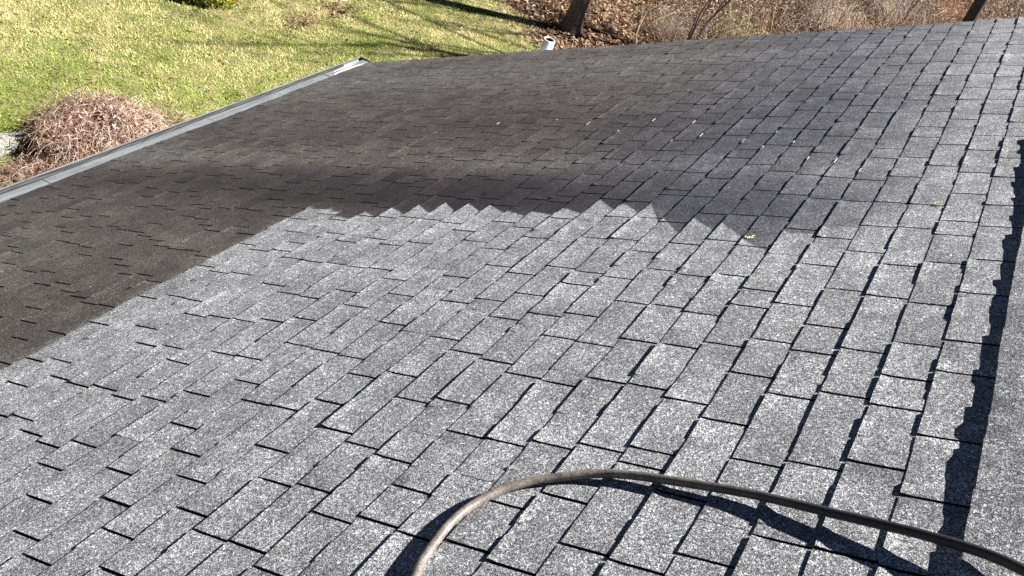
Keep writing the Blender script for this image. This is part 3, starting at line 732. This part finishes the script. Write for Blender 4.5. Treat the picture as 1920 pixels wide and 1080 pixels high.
# ---- trees
def grow(m, p, d, L, r, lvl, rr, col, spread=0.6):
    n = 5; pts = [Vector(p)]; rads = [r]; dv = Vector(d).normalized(); kids = []
    for i in range(n):
        dv = (dv + Vector((rr.gauss(0, 0.10), rr.gauss(0, 0.10), rr.gauss(0.03, 0.06)))).normalized()
        pts.append(pts[-1] + dv*L/n); rads.append(r*(1-0.6*(i+1)/n))
        if lvl > 0 and i >= 1:
            for _ in range(2 if lvl > 1 else 1):
                a = rr.uniform(0, 6.283); o = dv.orthogonal().normalized(); o.rotate(Matrix.Rotation(a, 3, dv))
                kids.append((pts[-1].copy(), (dv + o*rr.uniform(spread, spread*2)).normalized(), L*rr.uniform(0.42, 0.66), rads[-1]*0.62))
    m.tube(pts, rads, 5 if r > 0.03 else 3, col)
    for q in kids: grow(m, *q, lvl-1, rr, col, spread)

def tree(name, x, y, r, hgt, lean, label, seed, col, lvl=3, fork=None, limb=0.55):
    rr = random.Random(seed); t = thing(name, (x, y, 0), label, 'tree'); m = MB(); H = fork or hgt*0.38
    pts = []; rad = []; n = 14
    for i in range(n+1):
        f = i/n; pts.append((x + lean[0]*f*H + 0.03*math.sin(f*7), y + lean[1]*f*H, f*H)); rad.append(r*(1 + 0.55*math.exp(-f*H/0.22))*(1-0.25*f))
    m.tube(pts, rad, 14, col, wob=0.10); m.build('trunk', M['bark'], t, smooth_shade=True)
    m = MB(); p = pts[-1]
    for k in range(4):
        a = k*1.57 + rr.uniform(-.5, .5); grow(m, p, (math.cos(a)*0.5, math.sin(a)*0.5, 1), hgt*0.36, r*limb, lvl, rr, col)
    m.build('branch', M['bark'], t)
    return t
tree('bare_tree', -7.45, 17.95, 0.18, 10.5, (0.02, 0.0), 'dark leafless tree trunk rising from leaf litter behind the white pipe', 71, (0.075, 0.062, 0.048), 3)
tree('bare_tree', -0.43, 22.8, 0.15, 15, (0.0, 0.0), 'dark tree trunk at the top right above the far roof edge', 72, (0.045, 0.04, 0.034), 2, 5.0, 0.80)

def multistem(x, y, stems, label, seed, col, lvl=2):
    rr = random.Random(seed); t = thing('bare_sapling', (x, y, 0), label, 'tree')
    m = MB(); mt = MB()
    for dx, dy, hh, r in stems:
        pts = [(x + dx*0.05, y + dy*0.05, 0)]; 
        for i in range(1, 7): f = i/6; pts.append((x + dx*f + rr.gauss(0, 0.04), y + dy*f + rr.gauss(0, 0.04), hh*f))
        mt.tube(pts, [r*(1-0.5*i/6) for i in range(7)], 6, col)
        for i in (2, 3, 4, 5, 6):
            for _ in range(2):
                a = rr.uniform(0, 6.28); grow(m, pts[i], (math.cos(a), math.sin(a), rr.uniform(0.4, 1.1)), hh*rr.uniform(0.18, 0.32), r*0.4, lvl, rr, col)
    mt.build('stem', M['bark'], t); m.build('branch', M['bark'], t)
multistem(-5.35, 19.7, [(0.1, 0.6, 6.0, 0.020), (1.6, 0.9, 5.5, 0.024), (-0.5, 0.4, 5.0, 0.017), (0.4, -0.3, 4.5, 0.016), (0.8, 1.8, 4.5, 0.018)], 'several leaning bare stems in the brush right of the dark trunk', 75, (0.20, 0.15, 0.11), 2)
multistem(-1.9, 29.5, [(0.2, 0.2, 4.0, 0.03), (-0.3, 0.1, 3.2, 0.022)], 'thin upright bare sapling in the brush near the top right', 76, (0.33, 0.26, 0.20), 1)

# ---- the thicket beyond the roof edge
def thicket():
    rr = random.Random(88); m = MB(); cnt = 0
    while cnt < 3600:
        y = 17.0 + (rr.random()**1.3)*27; x = rr.uniform(-9.5, 4.5)
        e = y - wood_edge(x)
        if e < 0.4: continue
        q = np.array([(x, y, 0.2)]); X, Y, D = project(q)
        if not (-60 < X[0] < 2050 and -120 < Y[0] < 150): continue
        dens = float(vnoise(x*0.7, y*0.5, 33))
        if X[0] < 1190 and rr.random() > (X[0]-1090)/420: continue
        if rr.random() > 0.25 + dens: continue
        cnt += 1; f = float(vnoise(x*0.45+9, y*0.35, 34))
        pal = TAN if f < 0.36 else (BROWNP if f < 0.5 else (GREY if f < 0.64 else PINK))
        if rr.random() < 0.35: pal = [(0.10, 0.065, 0.05), (0.14, 0.09, 0.065), (0.07, 0.045, 0.035)]
        if rr.random() < 0.06: pal = OLIVE
        H_ = rr.uniform(0.25, 1.0)*(0.6 + 0.7*dens); arch(m, (x, y, 0), rr.uniform(0, 6.283), rr.uniform(0.3, 1.3), H_, rr.choice((0.004, 0.005, 0.007, 0.010, 0.014)), jit(rr.choice(pal), rr, 0.5), 6, rr, rr.uniform(0.2, 0.9))
    m.build('brush_thicket', M['twig'], None, (-3, 26, 0), kind='stuff')
thicket()
tangle('cane_shrub', -3.35, 26.8, 1.1, 1.4, 0.9, 200, [(0.56, 0.46, 0.38), (0.5, 0.4, 0.32)], 91, 'pale arching canes sprawling above the middle of the far roof edge', 'shrub', (0.005, 0.009), droop=0.85)
tangle('cane_shrub', -2.1, 30.6, 1.2, 1.8, 1.0, 230, [(0.58, 0.48, 0.41), (0.46, 0.36, 0.30)], 92, 'pale pinkish arching canes massed left of the rust coloured leaves', 'shrub', (0.005, 0.009), droop=0.85)
tangle('briar_clump', -4.7, 21.9, 0.8, 1.0, 0.7, 260, OLIVE+TAN, 93, 'olive green briar clump beside the leaning bare stems', 'shrub', (0.003, 0.006), leafpal=[(0.22, 0.22, 0.07), (0.38, 0.34, 0.16)], nleaf=500)
tangle('briar_clump', -6.0, 20.3, 0.6, 0.9, 0.6, 240, GREY+BROWNP, 94, 'grey brown briar clump between the dark trunk and the leaning stems', 'shrub', (0.003, 0.006))
tangle('leafy_shrub', -0.85, 33.2, 0.7, 1.2, 0.8, 120, BROWNP, 95, 'shrub holding rust orange dead leaves near the top right trunk', 'shrub', (0.003, 0.007), leafpal=[(0.42, 0.17, 0.07), (0.34, 0.15, 0.07), (0.5, 0.25, 0.12)], nleaf=700)
